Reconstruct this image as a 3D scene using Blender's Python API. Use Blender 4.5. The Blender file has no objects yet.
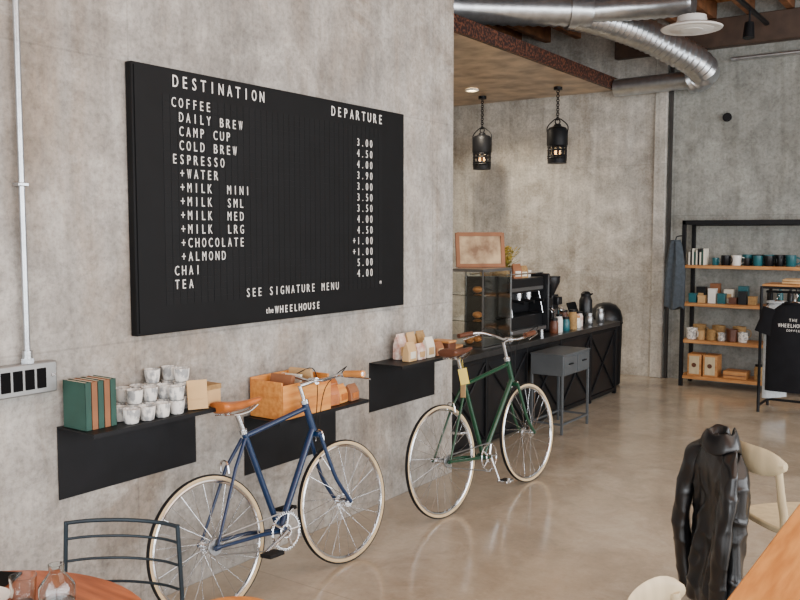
import bpy, bmesh, math, random
from mathutils import Vector, Matrix, Euler, noise as mnoise
random.seed(7)
SC = bpy.context.scene
COL = SC.collection
rad = math.radians

def lin(h):
    h = h.lstrip('#')
    out = []
    for i in (0, 2, 4):
        c = int(h[i:i+2], 16) / 255
        out.append(c / 12.92 if c <= 0.04045 else ((c + 0.055) / 1.055) ** 2.4)
    return out

# ------------------------------------------------------------ materials
def mat(name, c, r=.5, m=0.0, var=.12, sc=8, st=(1, 1, 1), bump=0.0, bsc=60, c2=None, coat=0, trans=0, emit=0, spec=.5, sheen=0, rp0=.35, rp1=.65):
    M = bpy.data.materials.new(name); M.use_nodes = True
    nt = M.node_tree; N = nt.nodes; L = nt.links
    b = N['Principled BSDF']
    tc = N.new('ShaderNodeTexCoord'); mp = N.new('ShaderNodeMapping'); mp.inputs['Scale'].default_value = st
    L.new(tc.outputs['Object'], mp.inputs['Vector'])
    nz = N.new('ShaderNodeTexNoise'); nz.inputs['Scale'].default_value = sc; nz.inputs['Detail'].default_value = 6
    L.new(mp.outputs['Vector'], nz.inputs['Vector'])
    rp = N.new('ShaderNodeValToRGB')
    a = lin(c); d = lin(c2) if c2 else [min(1, x * (1 + var)) for x in a]
    a0 = a if c2 else [x * (1 - var) for x in a]
    rp.color_ramp.elements[0].position = rp0; rp.color_ramp.elements[1].position = rp1
    rp.color_ramp.elements[0].color = (*a0, 1); rp.color_ramp.elements[1].color = (*d, 1)
    L.new(nz.outputs['Fac'], rp.inputs['Fac']); L.new(rp.outputs['Color'], b.inputs['Base Color'])
    b.inputs['Roughness'].default_value = r; b.inputs['Metallic'].default_value = m
    b.inputs['Specular IOR Level'].default_value = spec
    if coat: b.inputs['Coat Weight'].default_value = coat; b.inputs['Coat Roughness'].default_value = .15
    if trans: b.inputs['Transmission Weight'].default_value = trans
    if sheen: b.inputs['Sheen Weight'].default_value = sheen
    if emit:
        L.new(rp.outputs['Color'], b.inputs['Emission Color']); b.inputs['Emission Strength'].default_value = emit
    if bump:
        n2 = N.new('ShaderNodeTexNoise'); n2.inputs['Scale'].default_value = bsc; n2.inputs['Detail'].default_value = 4
        L.new(mp.outputs['Vector'], n2.inputs['Vector'])
        bp = N.new('ShaderNodeBump'); bp.inputs['Strength'].default_value = bump; bp.inputs['Distance'].default_value = .01
        L.new(n2.outputs['Fac'], bp.inputs['Height']); L.new(bp.outputs['Normal'], b.inputs['Normal'])
    return M

def concrete(name, c1, c2, c3, axes='yz', rough=.8, seam=(1.22, 1.22), stain=.5, seamdark=.8, bump=.25, floor=False, c4=None, mlo=.64):
    M = bpy.data.materials.new(name); M.use_nodes = True
    nt = M.node_tree; N = nt.nodes; L = nt.links; b = N['Principled BSDF']
    tc = N.new('ShaderNodeTexCoord')
    def noise(scale, det, st=(1, 1, 1), dist=0, ro=.6, off=0):
        mp = N.new('ShaderNodeMapping'); mp.inputs['Scale'].default_value = st; mp.inputs['Location'].default_value = (off, off, off)
        L.new(tc.outputs['Object'], mp.inputs['Vector'])
        n = N.new('ShaderNodeTexNoise'); n.inputs['Scale'].default_value = scale; n.inputs['Detail'].default_value = det
        n.inputs['Distortion'].default_value = dist; n.inputs['Roughness'].default_value = ro
        L.new(mp.outputs['Vector'], n.inputs['Vector']); return n
    def ramp(src, p0, p1, k0, k1):
        r = N.new('ShaderNodeValToRGB'); r.color_ramp.elements[0].position = p0; r.color_ramp.elements[1].position = p1
        r.color_ramp.elements[0].color = (*k0, 1); r.color_ramp.elements[1].color = (*k1, 1)
        L.new(src, r.inputs['Fac']); return r
    def mix(fac, a, bb, t='MIX'):
        m = N.new('ShaderNodeMix'); m.data_type = 'RGBA'; m.blend_type = t
        if isinstance(fac, (int, float)): m.inputs[0].default_value = fac
        else: L.new(fac, m.inputs[0])
        L.new(a, m.inputs[6])
        L.new(bb, m.inputs[7]); return m.outputs[2]
    def rgb(c):
        n = N.new('ShaderNodeRGB'); n.outputs[0].default_value = (*lin(c), 1); return n.outputs[0]
    big = noise(.9, 9, dist=.6); mid = noise(4.6, 12, dist=.35, ro=.74); fine = noise(38, 6, ro=.7)
    streak = noise(1.9, 8, st=(1, 1, .28) if not floor else (1, 1, 1), dist=.8, ro=.68)
    drip = noise(11, 8, st=(1, 1, .06) if not floor else (1, 1, 1), dist=.3, ro=.6, off=3.1)
    pale = noise(2.4, 12, st=(1, .8, 1.4), dist=.6, ro=.72, off=7.3)
    base = ramp(big.outputs['Fac'], .38, .62, lin(c1), lin(c2)).outputs['Color']
    st = ramp(streak.outputs['Fac'], .47, .66, (0, 0, 0), (stain, stain, stain)).outputs['Color']
    base = mix(st, base, rgb(c3))
    if c4:
        pf = ramp(pale.outputs['Fac'], .50, .64, (0, 0, 0), (.6, .6, .6)).outputs['Color']
        base = mix(pf, base, rgb(c4))
    md = ramp(mid.outputs['Fac'], .34, .64, (mlo, mlo, mlo), (1.14, 1.14, 1.14)).outputs['Color']
    base = mix(1.0 if not floor else .35, base, md, 'MULTIPLY')
    if not floor:
        dr = ramp(drip.outputs['Fac'], .36, .58, (.80, .79, .78), (1.04, 1.04, 1.04)).outputs['Color']
        base = mix(.8, base, dr, 'MULTIPLY')
    fn = ramp(fine.outputs['Fac'], .32, .55, (.66, .66, .66), (1.04, 1.04, 1.04)).outputs['Color']
    base = mix(.85 if not floor else .25, base, fn, 'MULTIPLY')
    sx = N.new('ShaderNodeSeparateXYZ'); L.new(tc.outputs['Object'], sx.inputs[0])
    cb = N.new('ShaderNodeCombineXYZ')
    L.new(sx.outputs['XYZ'.index(axes[0].upper())], cb.inputs[0]); L.new(sx.outputs['XYZ'.index(axes[1].upper())], cb.inputs[1])
    br = N.new('ShaderNodeTexBrick'); br.offset = 0; br.inputs['Scale'].default_value = 1
    br.inputs['Brick Width'].default_value = seam[0]; br.inputs['Row Height'].default_value = seam[1]
    br.inputs['Mortar Size'].default_value = .006; br.inputs['Mortar Smooth'].default_value = .6
    br.inputs['Color1'].default_value = (1, 1, 1, 1); br.inputs['Color2'].default_value = (.95, .95, .95, 1)
    br.inputs['Mortar'].default_value = (seamdark, seamdark, seamdark, 1)
    L.new(cb.outputs[0], br.inputs['Vector'])
    base = mix(1.0, base, br.outputs['Color'], 'MULTIPLY')
    L.new(base, b.inputs['Base Color'])
    if floor:
        rr = ramp(mid.outputs['Fac'], .3, .7, (rough * .7,) * 3, (rough * 1.4,) * 3)
        L.new(rr.outputs['Color'], b.inputs['Roughness']); b.inputs['Specular IOR Level'].default_value = .8
    else:
        b.inputs['Roughness'].default_value = rough; b.inputs['Specular IOR Level'].default_value = .3
    bp = N.new('ShaderNodeBump'); bp.inputs['Strength'].default_value = bump; bp.inputs['Distance'].default_value = .02
    L.new(mid.outputs['Fac'], bp.inputs['Height']); L.new(bp.outputs['Normal'], b.inputs['Normal'])
    return M

m_wall = concrete('concrete_wall', '#97948e', '#b4b0a9', '#93826f', 'yz', .8, (2.44, 1.22), .6, .82, c4='#c6c3bc')
m_wall2 = concrete('concrete_back', '#b0aca3', '#d0cbc1', '#9b8e7d', 'xz', .8, (1.3, 1.25), .5, .84, c4='#dfdbd2', mlo=.7)
m_wall3 = concrete('concrete_back_dark', '#8f908a', '#a5a69f', '#7e7b71', 'xz', .8, (2.4, 1.9), .4, mlo=.7)
m_floor = concrete('polished_floor', '#a09482', '#b8ac98', '#928370', 'xy', .16, (3.1, 3.05), .45, .8, .01, True, c4='#bfb5a4')
m_black = mat('black_steel', '#121316', .5, .2, .2, spec=.3)
m_board = mat('board_black', '#07080a', .6, 0, .2, spec=.2)
m_cell = mat('flap_black', '#0a0b0d', .58, 0, .2, spec=.2)
m_white = mat('letter_white', '#e4e3de', .6, 0, .03)
m_dark = mat('dark_panel', '#151619', .35, .1, .2, spec=.4)
m_ctop = mat('counter_top_steel', '#4a4a4a', .28, .7, .15)
m_grey = mat('grey_metal', '#505558', .45, .2, .1)
m_galv = mat('galvanised', '#bcc0c3', .28, .9, .12, 14, bump=.05)
m_chrome = mat('chrome', '#d5d7da', .16, 1, .04)
m_alu = mat('box_alu', '#8f908f', .4, .5, .08)
m_blue = mat('blue_paint', '#04264a', .28, .0, .06, coat=.25)
m_green = mat('green_paint', '#083c26', .28, .0, .06, coat=.25)
m_tyre = mat('cream_rubber', '#c9b48f', .75, 0, .06, spec=.2)
m_rubber = mat('black_rubber', '#1b1b1c', .7, 0, .1, spec=.2)
m_leather = mat('tan_leather', '#b0652c', .4, 0, .2, 12, bump=.1)
m_grip = mat('orange_leather_grip', '#d08a45', .5, 0, .15, 12)
m_brown = mat('brown_leather', '#5a3320', .42, 0, .2, 12, bump=.1)
m_jacket = mat('black_leather', '#0b0c0f', .33, 0, .3, 6, bump=.08, bsc=60, coat=.18)
m_wood = mat('orange_wood', '#b8702f', .42, 0, .2, 5, (1, 8, 8), c2='#d08a45')
m_woody = mat('table_wood', '#b97530', .35, 0, .2, 4, (9, 1, 9), c2='#d8954a')
m_round = mat('round_table_wood', '#8e4a22', .35, 0, .2, 4, (1, 9, 9), c2='#b5673a')
m_crate = mat('crate_wood', '#c2762f', .55, 0, .2, 5, (8, 1, 8), c2='#de9a4b')
m_pale = mat('pale_wood', '#c2b391', .5, 0, .1, 4, (6, 6, 1))
m_shelfw = mat('shelf_wood', '#a9713c', .5, 0, .2, 5, (1, 8, 8), c2='#c9935a')
m_plank = mat('ceiling_plank', '#a5693c', .7, 0, .3, 3, (8, 1, 8), c2='#d69a62')
m_joist = mat('joist', '#7a4f2f', .7, 0, .3)
m_steelb = mat('dark_beam', '#46352a', .6, 0, .2)
m_joint = mat('joint_strip', '#33302d', .6, 0, .2)
m_soff = mat('soffit_board', '#86715a', .38, 0, .3, 3.5, c2='#c6ab8a', bump=.1, bsc=6)
m_rust = mat('rust_beam', '#2a1816', .6, .3, .3, 40, c2='#7a4a34', rp0=.48, rp1=.6)
m_cup = mat('cup_glaze', '#9fa1a1', .7, 0, .1, 46, (1, 1, .7), c2='#e6e3dc', rp0=.42, rp1=.54, spec=.2)
m_porc = mat('white_porcelain', '#e9e6df', .3, 0, .03)
m_kraft = mat('kraft_paper', '#c7a473', .8, 0, .1)
m_tag = mat('yellow_tag', '#dfc763', .8, 0, .08)
m_gbook = mat('green_cloth', '#24493f', .7, 0, .15)
m_bbook = mat('brown_cloth', '#8a5a3a', .7, 0, .15)
m_page = mat('paper', '#e2dccb', .8, 0, .05)
m_pink = mat('pink_pack', '#b98474', .6, 0, .1, 20, c2='#efe6dc')
m_glass = mat('clear_glass', '#f2f7f6', .03, 0, .01, trans=1)
m_amber = mat('amber_glow', '#ffb45a', .5, 0, .05, emit=6)
m_glow = mat('warm_lens', '#ffe0a8', .5, 0, .05, emit=25)
m_denim = mat('grey_denim', '#3c444b', .9, 0, .2, 30, bump=.2)
m_lblue = mat('light_denim', '#c2c8cb', .9, 0, .1, 30, bump=.2)
m_tee = mat('black_cotton', '#121317', .9, 0, .15, 10, bump=.1, spec=.2)
m_teal = mat('teal_enamel', '#1f5e66', .35, 0, .1)
m_leaf = mat('yellow_olive_leaf', '#6f7028', .8, 0, .3, 12, c2='#c4a23c')
m_sack = mat('jute', '#9c7c4f', .9, 0, .2, 40, bump=.3)
m_art = mat('art_print', '#7e5f45', .7, 0, .3, 9, c2='#c7ab84')
m_steel = mat('brushed_steel', '#9a9c9e', .3, .9, .08, 6, (1, 1, 12))
m_wire = mat('dark_wire', '#1c2a33', .4, .3, .1)
m_sock = mat('socket_black', '#060607', .7, 0, .1, spec=.1)

# ------------------------------------------------------------ geometry builder
def frame(axis):
    a = Vector(axis).normalized()
    t = Vector((0, 0, 1)) if abs(a.z) < .9 else Vector((1, 0, 0))
    u = a.cross(t).normalized(); w = a.cross(u).normalized()
    return a, u, w

def cr(pts, k=6, closed=False):
    P = [Vector(p) for p in pts]; n = len(P); out = []
    rng = range(n) if closed else range(n - 1)
    for i in rng:
        if closed: p0, p1, p2, p3 = P[i-1], P[i], P[(i+1) % n], P[(i+2) % n]
        else: p0, p1, p2, p3 = P[max(i-1, 0)], P[i], P[i+1], P[min(i+2, n-1)]
        for j in range(k):
            t = j / k
            out.append(.5 * ((2*p1) + (-p0+p2)*t + (2*p0-5*p1+4*p2-p3)*t*t + (-p0+3*p1-3*p2+p3)*t**3))
    if not closed: out.append(P[-1])
    return out

class G:
    def __init__(s): s.v = []; s.f = []
    def add(s, vs, fs, M=None):
        o = len(s.v)
        s.v += [(M @ Vector(p)) if M is not None else Vector(p) for p in vs]
        s.f += [tuple(i + o for i in f) for f in fs]; return s
    def box(s, c, d, M=None, rot=None):
        x, y, z = d[0]/2, d[1]/2, d[2]/2
        vs = [Vector((i*x, j*y, k*z)) for i in (-1, 1) for j in (-1, 1) for k in (-1, 1)]
        if rot is not None:
            R = Euler(rot).to_matrix(); vs = [R @ v for v in vs]
        vs = [v + Vector(c) for v in vs]
        return s.add(vs, [(0, 1, 3, 2), (4, 6, 7, 5), (0, 4, 5, 1), (2, 3, 7, 6), (0, 2, 6, 4), (1, 5, 7, 3)], M)
    def bb(s, x0, x1, y0, y1, z0, z1):
        return s.box(((x0+x1)/2, (y0+y1)/2, (z0+z1)/2), (x1-x0, y1-y0, z1-z0))
    def loft(s, rings, cap=True, closed=False, M=None):
        n = len(rings[0]); vs = [p for r in rings for p in r]; fs = []
        R = len(rings)
        for i in range(R if closed else R-1):
            a = i*n; b = ((i+1) % R)*n
            for j in range(n):
                k = (j+1) % n; fs.append((a+j, a+k, b+k, b+j))
        if cap and not closed:
            fs.append(tuple(range(n))[::-1]); fs.append(tuple(range((R-1)*n, R*n)))
        return s.add(vs, fs, M)
    def cyl(s, a, b, r, r2=None, n=14, cap=True, M=None):
        a = Vector(a); b = Vector(b); r2 = r if r2 is None else r2
        _, u, w = frame(b - a)
        rg = [[p + (u*math.cos(2*math.pi*i/n) + w*math.sin(2*math.pi*i/n))*q for i in range(n)] for p, q in ((a, r), (b, r2))]
        return s.loft(rg, cap, M=M)
    def tube(s, pts, r, n=8, closed=False, M=None, flat=1.0):
        P = [Vector(p) for p in pts]; L = len(P); rings = []; u = None
        for i, p in enumerate(P):
            if closed: t = (P[(i+1) % L] - P[i-1])
            else: t = P[min(i+1, L-1)] - P[max(i-1, 0)]
            t.normalize()
            if u is None: _, u, w = frame(t)
            u = (u - t*u.dot(t)).normalized(); w = t.cross(u)
            q = r[i] if isinstance(r, (list, tuple)) else r
            rings.append([p + (u*math.cos(2*math.pi*k/n) + w*math.sin(2*math.pi*k/n)*flat)*q for k in range(n)])
        return s.loft(rings, True, closed, M)
    def lathe(s, prof, n=24, M=None, c=(0, 0, 0)):
        rings = [[Vector((r*math.cos(2*math.pi*i/n)+c[0], r*math.sin(2*math.pi*i/n)+c[1], z+c[2])) for i in range(n)] for r, z in prof]
        return s.loft(rings, True, False, M)
    def torus(s, c, axis, R, r, n=48, m=8, flat=1.0):
        a, u, w = frame(axis); rings = []; c = Vector(c)
        for i in range(n):
            t = 2*math.pi*i/n; d = u*math.cos(t) + w*math.sin(t)
            rings.append([c + d*(R + r*math.cos(2*math.pi*k/m)) + a*(r*flat*math.sin(2*math.pi*k/m)) for k in range(m)])
        return s.loft(rings, False, True)
    def prism(s, poly, h, M=None):
        return s.loft([[Vector((x, y, 0)) for x, y in poly], [Vector((x, y, h)) for x, y in poly]], True, False, M)
    def sph(s, c, r, n=14, m=8, sc=(1, 1, 1)):
        rings = []
        for i in range(1, m):
            t = math.pi*i/m
            rings.append([Vector((c[0]+r*sc[0]*math.sin(t)*math.cos(2*math.pi*k/n), c[1]+r*sc[1]*math.sin(t)*math.sin(2*math.pi*k/n), c[2]-r*sc[2]*math.cos(t))) for k in range(n)])
        return s.loft(rings, True)
    def obj(s, name, m, parent=None, loc=(0, 0, 0), rot=(0, 0, 0), bevel=0, sub=0, ang=38, label=None, cat=None, group=None, kind=None):
        me = bpy.data.meshes.new(name); me.from_pydata([tuple(v) for v in s.v], [], s.f)
        bm = bmesh.new(); bm.from_mesh(me); bmesh.ops.recalc_face_normals(bm, faces=bm.faces); bm.to_mesh(me); bm.free()
        me.polygons.foreach_set('use_smooth', [True]*len(me.polygons)); me.set_sharp_from_angle(angle=rad(ang))
        me.materials.append(m)
        o = bpy.data.objects.new(name, me); COL.objects.link(o); o.location = loc; o.rotation_euler = rot
        if parent is not None: o.parent = parent
        if bevel:
            b = o.modifiers.new('bevel', 'BEVEL'); b.width = bevel; b.segments = 2; b.limit_method = 'ANGLE'
        if sub:
            b = o.modifiers.new('sub', 'SUBSURF'); b.levels = sub; b.render_levels = sub
        tagit(o, label, cat, group, kind); return o

def tagit(o, label=None, cat=None, group=None, kind=None):
    if label: o['label'] = label
    if cat: o['category'] = cat
    if group: o['group'] = group
    if kind: o['kind'] = kind

def thing(name, label, cat, loc=(0, 0, 0), rotz=0, group=None):
    o = bpy.data.objects.new(name, None); o.empty_display_size = .1; COL.objects.link(o)
    o.location = loc; o.rotation_euler = (0, 0, rotz); tagit(o, label, cat, group); return o

def dup(o, loc=None, rotz=None, parent=None, label=None):
    c = o.copy(); COL.objects.link(c)
    if parent is not None: c.parent = parent
    if loc is not None: c.location = loc
    if rotz is not None: c.rotation_euler = (0, 0, rotz)
    if label: c['label'] = label
    for k in list(o.children): dup(k, parent=c)
    return c

_gl = {}
def glyph(ch, bold=.02):
    key = (ch, bold)
    if key not in _gl:
        cu = bpy.data.curves.new('t', 'FONT'); cu.body = ch; cu.size = 1; cu.offset = bold; cu.extrude = .02; cu.resolution_u = 3
        o = bpy.data.objects.new('t', cu); COL.objects.link(o); bpy.context.view_layer.update()
        me = bpy.data.meshes.new_from_object(o.evaluated_get(bpy.context.evaluated_depsgraph_get()))
        vs = [v.co.copy() for v in me.vertices]; fs = [tuple(p.vertices) for p in me.polygons]
        bpy.data.objects.remove(o); bpy.data.curves.remove(cu); bpy.data.meshes.remove(me)
        x0 = min(v.x for v in vs); x1 = max(v.x for v in vs)
        vs = [Vector((v.x - (x0+x1)/2, v.y, v.z)) for v in vs]
        _gl[key] = (vs, fs, x1-x0)
    return _gl[key]

def text_grid(g, s, x, y, pitch, h, M, wmax, bold=.02):
    k = h/.70
    for i, ch in enumerate(s):
        if ch == ' ': continue
        vs, fs, w = glyph(ch, bold)
        kx = min(k*.75, wmax/max(w, .01)) if w > .3 else k*.75
        cx = x + (i+.5)*pitch
        g.add([Vector((v.x*kx + cx, v.y*k + y, v.z*.06)) for v in vs], fs, M)

# ------------------------------------------------------------ room
S = 'structure'; ZC = 4.25
G().bb(-.3, 0, -4, 5.14, 0, ZC).obj('wall_left', m_wall, kind=S, label='raw board-formed concrete wall', cat='wall')
G().bb(-3.4, -.3, 4.9, 5.14, 0, ZC).obj('wall_light_blocker', m_wall, kind=S, label='unseen concrete wall added to block light', cat='wall')  # unseen wall, added to keep light out of the bar recess
G().bb(-3.6, -3.4, 4.9, 10.2, 0, ZC).obj('wall_recess_left', m_wall, kind=S, label='concrete side wall of the bar recess', cat='wall')
G().bb(-3.4, -.1, 10.0, 10.2, 0, ZC).obj('wall_back', m_wall2, kind=S, label='light raw concrete wall behind the bar', cat='wall')
G().bb(-.1, 8, 10.04, 10.24, 0, ZC).obj('wall_back_right', m_wall3, kind=S, label='grey concrete wall behind the shelving', cat='wall')
G().bb(-3.6, 8, -4, 10.24, -.1, 0).obj('floor', m_floor, kind=S, label='polished tan concrete floor', cat='floor')
G().bb(-3.6, 8, -4, 10.24, ZC, ZC+.1).obj('ceiling', m_plank, kind=S, label='exposed brown timber ceiling deck', cat='ceiling')
g = G().bb(7.8, 8, -4, 10.04, 0, .5).bb(7.8, 8, -4, 10.04, 3.5, ZC)
for y in (-4, -.6, 2.8, 6.2, 9.64): g.bb(7.8, 8, y, y+.4, .5, 3.5)
g.obj('wall_right', m_wall3, kind=S, label='concrete wall with tall shop windows', cat='wall')
for i, y in enumerate((-3.6, -.2, 3.2, 6.6)):
    y1 = y+3.0; g = G()
    for yy in (y+.03, (y+y1)/2, y1-.03): g.bb(7.86, 7.92, yy-.03, yy+.03, .5, 3.5)
    for zz in (.53, 2.6, 3.47): g.bb(7.865, 7.915, y, y1, zz-.03, zz+.03)
    g.obj('window_%d' % (i+1), m_black, kind=S, label='black steel framed shop window', cat='window')
g = G().bb(0, 7.8, -4, -3.8, 0, .4).bb(0, 7.8, -4, -3.8, 3.5, ZC)
for x in (0, 2.45, 4.9, 7.5): g.bb(x, x+.3, -4, -3.8, .4, 3.5)
g.obj('wall_front', m_wall3, kind=S, label='street-side concrete wall with openings', cat='wall')
G().bb(-.22, -.08, 9.95, 10.02, 0, ZC).obj('trim_1', m_wall2, kind=S, label='shallow concrete pilaster edge', cat='trim', bevel=.01)
G().bb(-.06, -.03, 9.99, 10.04, 0, ZC).obj('trim_2', m_joint, kind=S, label='dark vertical joint strip', cat='trim')
jo = None
x = -3.2
while x < 7.7:
    if jo is None:
        jo = G().bb(-.035, .035, 5.2, 10.0, 4.06, ZC).obj('ceiling_joist', m_joist, loc=(x, 0, 0), label='brown timber ceiling joist', cat='joist', group='ceiling joists')
    else:
        c = jo.copy(); COL.objects.link(c); c.location = (x, 0, 0)
    x += .40
G().bb(-.7, 7.8, 9.90, 10.03, 3.74, 4.05).obj('ceiling_beam', m_steelb, label='dark brown beam along the rear wall top', cat='beam', bevel=.01)
so = thing('soffit', 'lowered mottled tan ceiling section over the bar', 'lowered ceiling', (0, 0, 3.39))
G().bb(-3.39, -.72, 5.2, 9.99, 0, .04).obj('soffit_panel', m_soff, so)
G().bb(-.72, -.67, 5.2, 9.99, -.008, .13).obj('edge_beam', m_rust, so, bevel=.004)
def downlight(x, y):
    t = thing('real_and_fill_downlight', 'small round warm recessed ceiling light', 'ceiling light', (x, y, 3.375), group='recessed downlights')
    G().torus((0, 0, 0), (0, 0, 1), .07, .014, 28, 8).obj('trim_ring', m_porc, t)
    G().cyl((0, 0, .002), (0, 0, .012), .06, n=24).obj('lens', m_glow, t)
    return t
dl = downlight(-2.05, 8.9); dup(dl, (-2.6, 6.4, 3.375)); dup(dl, (-3.0, 7.6, 3.375))  # only the first is a real fitting; both copies are added to brighten the bar
for (x, y) in ((-2.05, 8.9), (-2.6, 6.4), (-3.0, 7.6)):
    l = bpy.data.lights.new('downlight_and_fill_lamp', 'SPOT'); l.energy = 130; l.color = (1, .86, .68); l.spot_size = rad(140); l.spot_blend = .6; l.shadow_soft_size = .06  # second and third spots are added fill for the bar
    o = bpy.data.objects.new('downlight_and_fill_lamp', l); COL.objects.link(o); o.location = (x, y, 3.35)

def ribbed(pts, r, amp, pitch, n=24):
    P = cr(pts, 10); L = [0]
    for i in range(1, len(P)): L.append(L[-1] + (P[i]-P[i-1]).length)
    tot = L[-1]; N = int(tot/(pitch/2)); Q = []; R = []; j = 0
    for i in range(N+1):
        d = tot*i/N
        while j < len(L)-2 and L[j+1] < d: j += 1
        t = (d-L[j])/max(1e-6, L[j+1]-L[j]); Q.append(P[j].lerp(P[j+1], t)); R.append(r + (amp if i % 2 else -amp))
    return Q, R
d = thing('air_duct', 'large galvanised round air duct with ribbed flexible branch', 'duct', (0, 0, 3.86))
Q, R = ribbed([(-2.2, 6.2, 0), (-1.3, 7.18, 0), (-.25, 8.09, 0)], .155, .006, .10)
G().tube(Q, R, 28).obj('main_run', m_galv, d)
Q, R = ribbed([(-.3, 8.05, 0), (-.02, 8.25, .02), (.3, 8.33, .01), (.67, 8.35, 0)], .115, .004, .08)
G().tube(Q, R, 24).obj('branch_run', m_galv, d)
G().cyl((-.42, 7.94, 0), (-.36, 7.99, 0), .175, n=28).obj('collar', m_galv, d)
G().cyl((-1.3, 7.17, 0), (-1.25, 7.22, 0), .175, n=28).obj('collar', m_galv, d)
z0 = 3.4-3.86
Q, R = ribbed([(-.42, 7.95, z0+.44), (-.22, 8.4, z0+.42), (-.02, 8.85, z0+.36), (.18, 9.2, z0+.25), (.36, 9.50, z0+.13), (.40, 9.70, z0+.04), (.26, 9.81, z0-.0)], .15, .013, .075)
G().tube(Q, R, 28).obj('flexible_hose', m_galv, d)
G().cyl((.28, 9.82, z0), (.22, 9.82, z0), .15, n=26).obj('collar', m_galv, d)
G().cyl((.24, 9.82, z0), (-.65, 9.82, z0-.01), .10, n=26).obj('wall_pipe', m_galv, d)
df = thing('ceiling_diffuser', 'round white ceiling air diffuser with stepped rings', 'air vent', (.67, 8.3, 3.6))
G().lathe([(.27, 0), (.28, .012), (.24, .03), (.14, .06), (.13, .12), (.12, .12), (.12, .05), (.22, .012)], 40).obj('outer_cone', m_porc, df)
G().lathe([(.19, -.005), (.20, .0), (.10, .045), (.09, .04)], 36).obj('middle_cone', m_porc, df)
G().lathe([(.10, -.01), (.11, 0), (.03, .035), (.01, .035)], 30).obj('inner_cone', m_porc, df)
G().cyl((.62, 9.95, 3.6), (7.7, 9.95, 3.6), .022).obj('sprinkler_pipe', m_galv, label='thin horizontal galvanised pipe near the ceiling', cat='pipe')
t = thing('track_spotlight', 'small black spotlight hanging from a track', 'spotlight', (1.02, 9.0, 3.62))
G().bb(-.02, .02, -3, .75, .25, .28).obj('track', m_black, t)
G().cyl((0, 0, .25), (0, 0, .12), .01).obj('stem', m_black, t)
G().cyl((0, 0, .13), (0, -.02, -.02), .045, .055).obj('head', m_black, t)
t = thing('wall_speaker', 'small black wall-mounted speaker', 'speaker', (.58, 9.99, 2.98))
G().cyl((0, 0, 0), (0, .045, 0), .05, .04, n=20).obj('body', m_black, t); G().cyl((0, -.004, 0), (0, .0, 0), .035, n=20).obj('grille', m_dark, t)

def pendant(x, y, zb, top, group):
    t = thing('pendant_lamp', 'black industrial perforated lantern hanging on a chain', 'pendant lamp', (x, y, zb), group=group)
    G().lathe([(.085, 0), (.110, .0), (.110, .05), (.10, .052), (.07, .045), (.03, -.0)], 28).obj('base_ring', m_black, t)
    g = G()
    for i in range(12):
        a = i*math.pi/6; g.box((.105*math.cos(a), .105*math.sin(a), .15), (.012, .030, .24), rot=(0, 0, a))
    for z in (.06, .085, .15, .19, .21): g.torus((0, 0, z), (0, 0, 1), .106, .012, 30, 6)
    g.obj('cage', m_black, t)
    G().lathe([(.116, .20), (.122, .22), (.122, .37), (.10, .41), (.045, .43), (.04, .45), (.02, .455), (.01, .455)], 28).obj('cap', m_black, t, bevel=.002)
    G().sph((0, 0, .125), .036, 16, 10, (1, 1, 1.2)).obj('bulb', m_amber, t)
    G().torus((0, 0, .48), (0, 1, 0), .03, .008, 20, 6).obj('hanging_ring', m_black, t)
    G().tube(cr([(-.115, 0, .30), (-.13, 0, .42), (-.05, 0, .50), (0, 0, .515), (.05, 0, .50), (.13, 0, .42), (.115, 0, .30)]), .007, 6).obj('bail_handle', m_black, t)
    g = G(); z = .5; i = 0
    while z < top-zb-.02:
        g.torus((0, 0, z+.015), (1, 0, 0) if i % 2 else (0, 1, 0), .017, .005, 14, 5); z += .026; i += 1
    g.obj('chain', m_black, t)
    G().cyl((0, 0, top-zb-.035), (0, 0, top-zb), .05, n=20).obj('ceiling_mount', m_black, t)
    l = bpy.data.lights.new('pendant_light', 'POINT'); l.energy = 16; l.color = (1, .68, .35); l.shadow_soft_size = .05
    o = bpy.data.objects.new('pendant_light', l); COL.objects.link(o); o.parent = t; o.location = (0, 0, .125)
pendant(-1.16, 9.35, 2.51, 3.39, 'bar pendant lamps')
pendant(-2.22, 9.45, 2.49, 3.39, 'bar pendant lamps')

# ------------------------------------------------------------ menu board
BY = 2.418
bd = thing('menu_board', 'large black split-flap style menu board with white lettering', 'menu board', (0, BY, 1.245))
W, H = 2.06, 1.195
G().bb(0.003, .045, 0, W, 0, H).obj('frame', m_board, bd, bevel=.004)
PX = .05
G().bb(.045, PX, .012, W-.012, .012, H-.012).obj('panel', m_board, bd)
rows = ['COFFEE', ' DAILY BREW', ' CAMP CUP', ' COLD BREW', 'ESPRESSO', ' +WATER', ' +MILK  MINI', ' +MILK  SML', ' +MILK  MED', ' +MILK  LRG', ' +CHOCOLATE', ' +ALMOND', 'CHAI', 'TEA']
price = ['', '3.00', '4.50', '4.00', '3.90', '3.00', '3.50', '3.50', '4.00', '4.50', '+1.00', '+1.00', '5.00', '4.00']
P0, PITCH = 2.62-BY, .0415
ROW0, RG = 2.291-1.245, .0635
ZX = Matrix(((0, 0, 1, PX+.004), (1, 0, 0, 0), (0, 1, 0, 0), (0, 0, 0, 1)))
g = G()
for r in range(15):
    z = ROW0 - r*RG
    for c in range(-1, 39):
        y0 = P0 + c*PITCH
        g.bb(PX-.001, PX+.0012, y0+.0012, y0+PITCH-.0012, z-.029, z-.001)
        g.bb(PX-.001, PX+.0012, y0+.0012, y0+PITCH-.0012, z+.001, z+.029)
g.obj('flap_grid', m_cell, bd)
def line(s, x, zc, pitch, h, wmax, bold=-.008, parent=bd, M=ZX, name='lettering', m=m_white):
    g = G(); text_grid(g, s, x, zc-h/2, pitch, h, M, wmax, bold); return g.obj(name, m, parent, ang=30)
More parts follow.
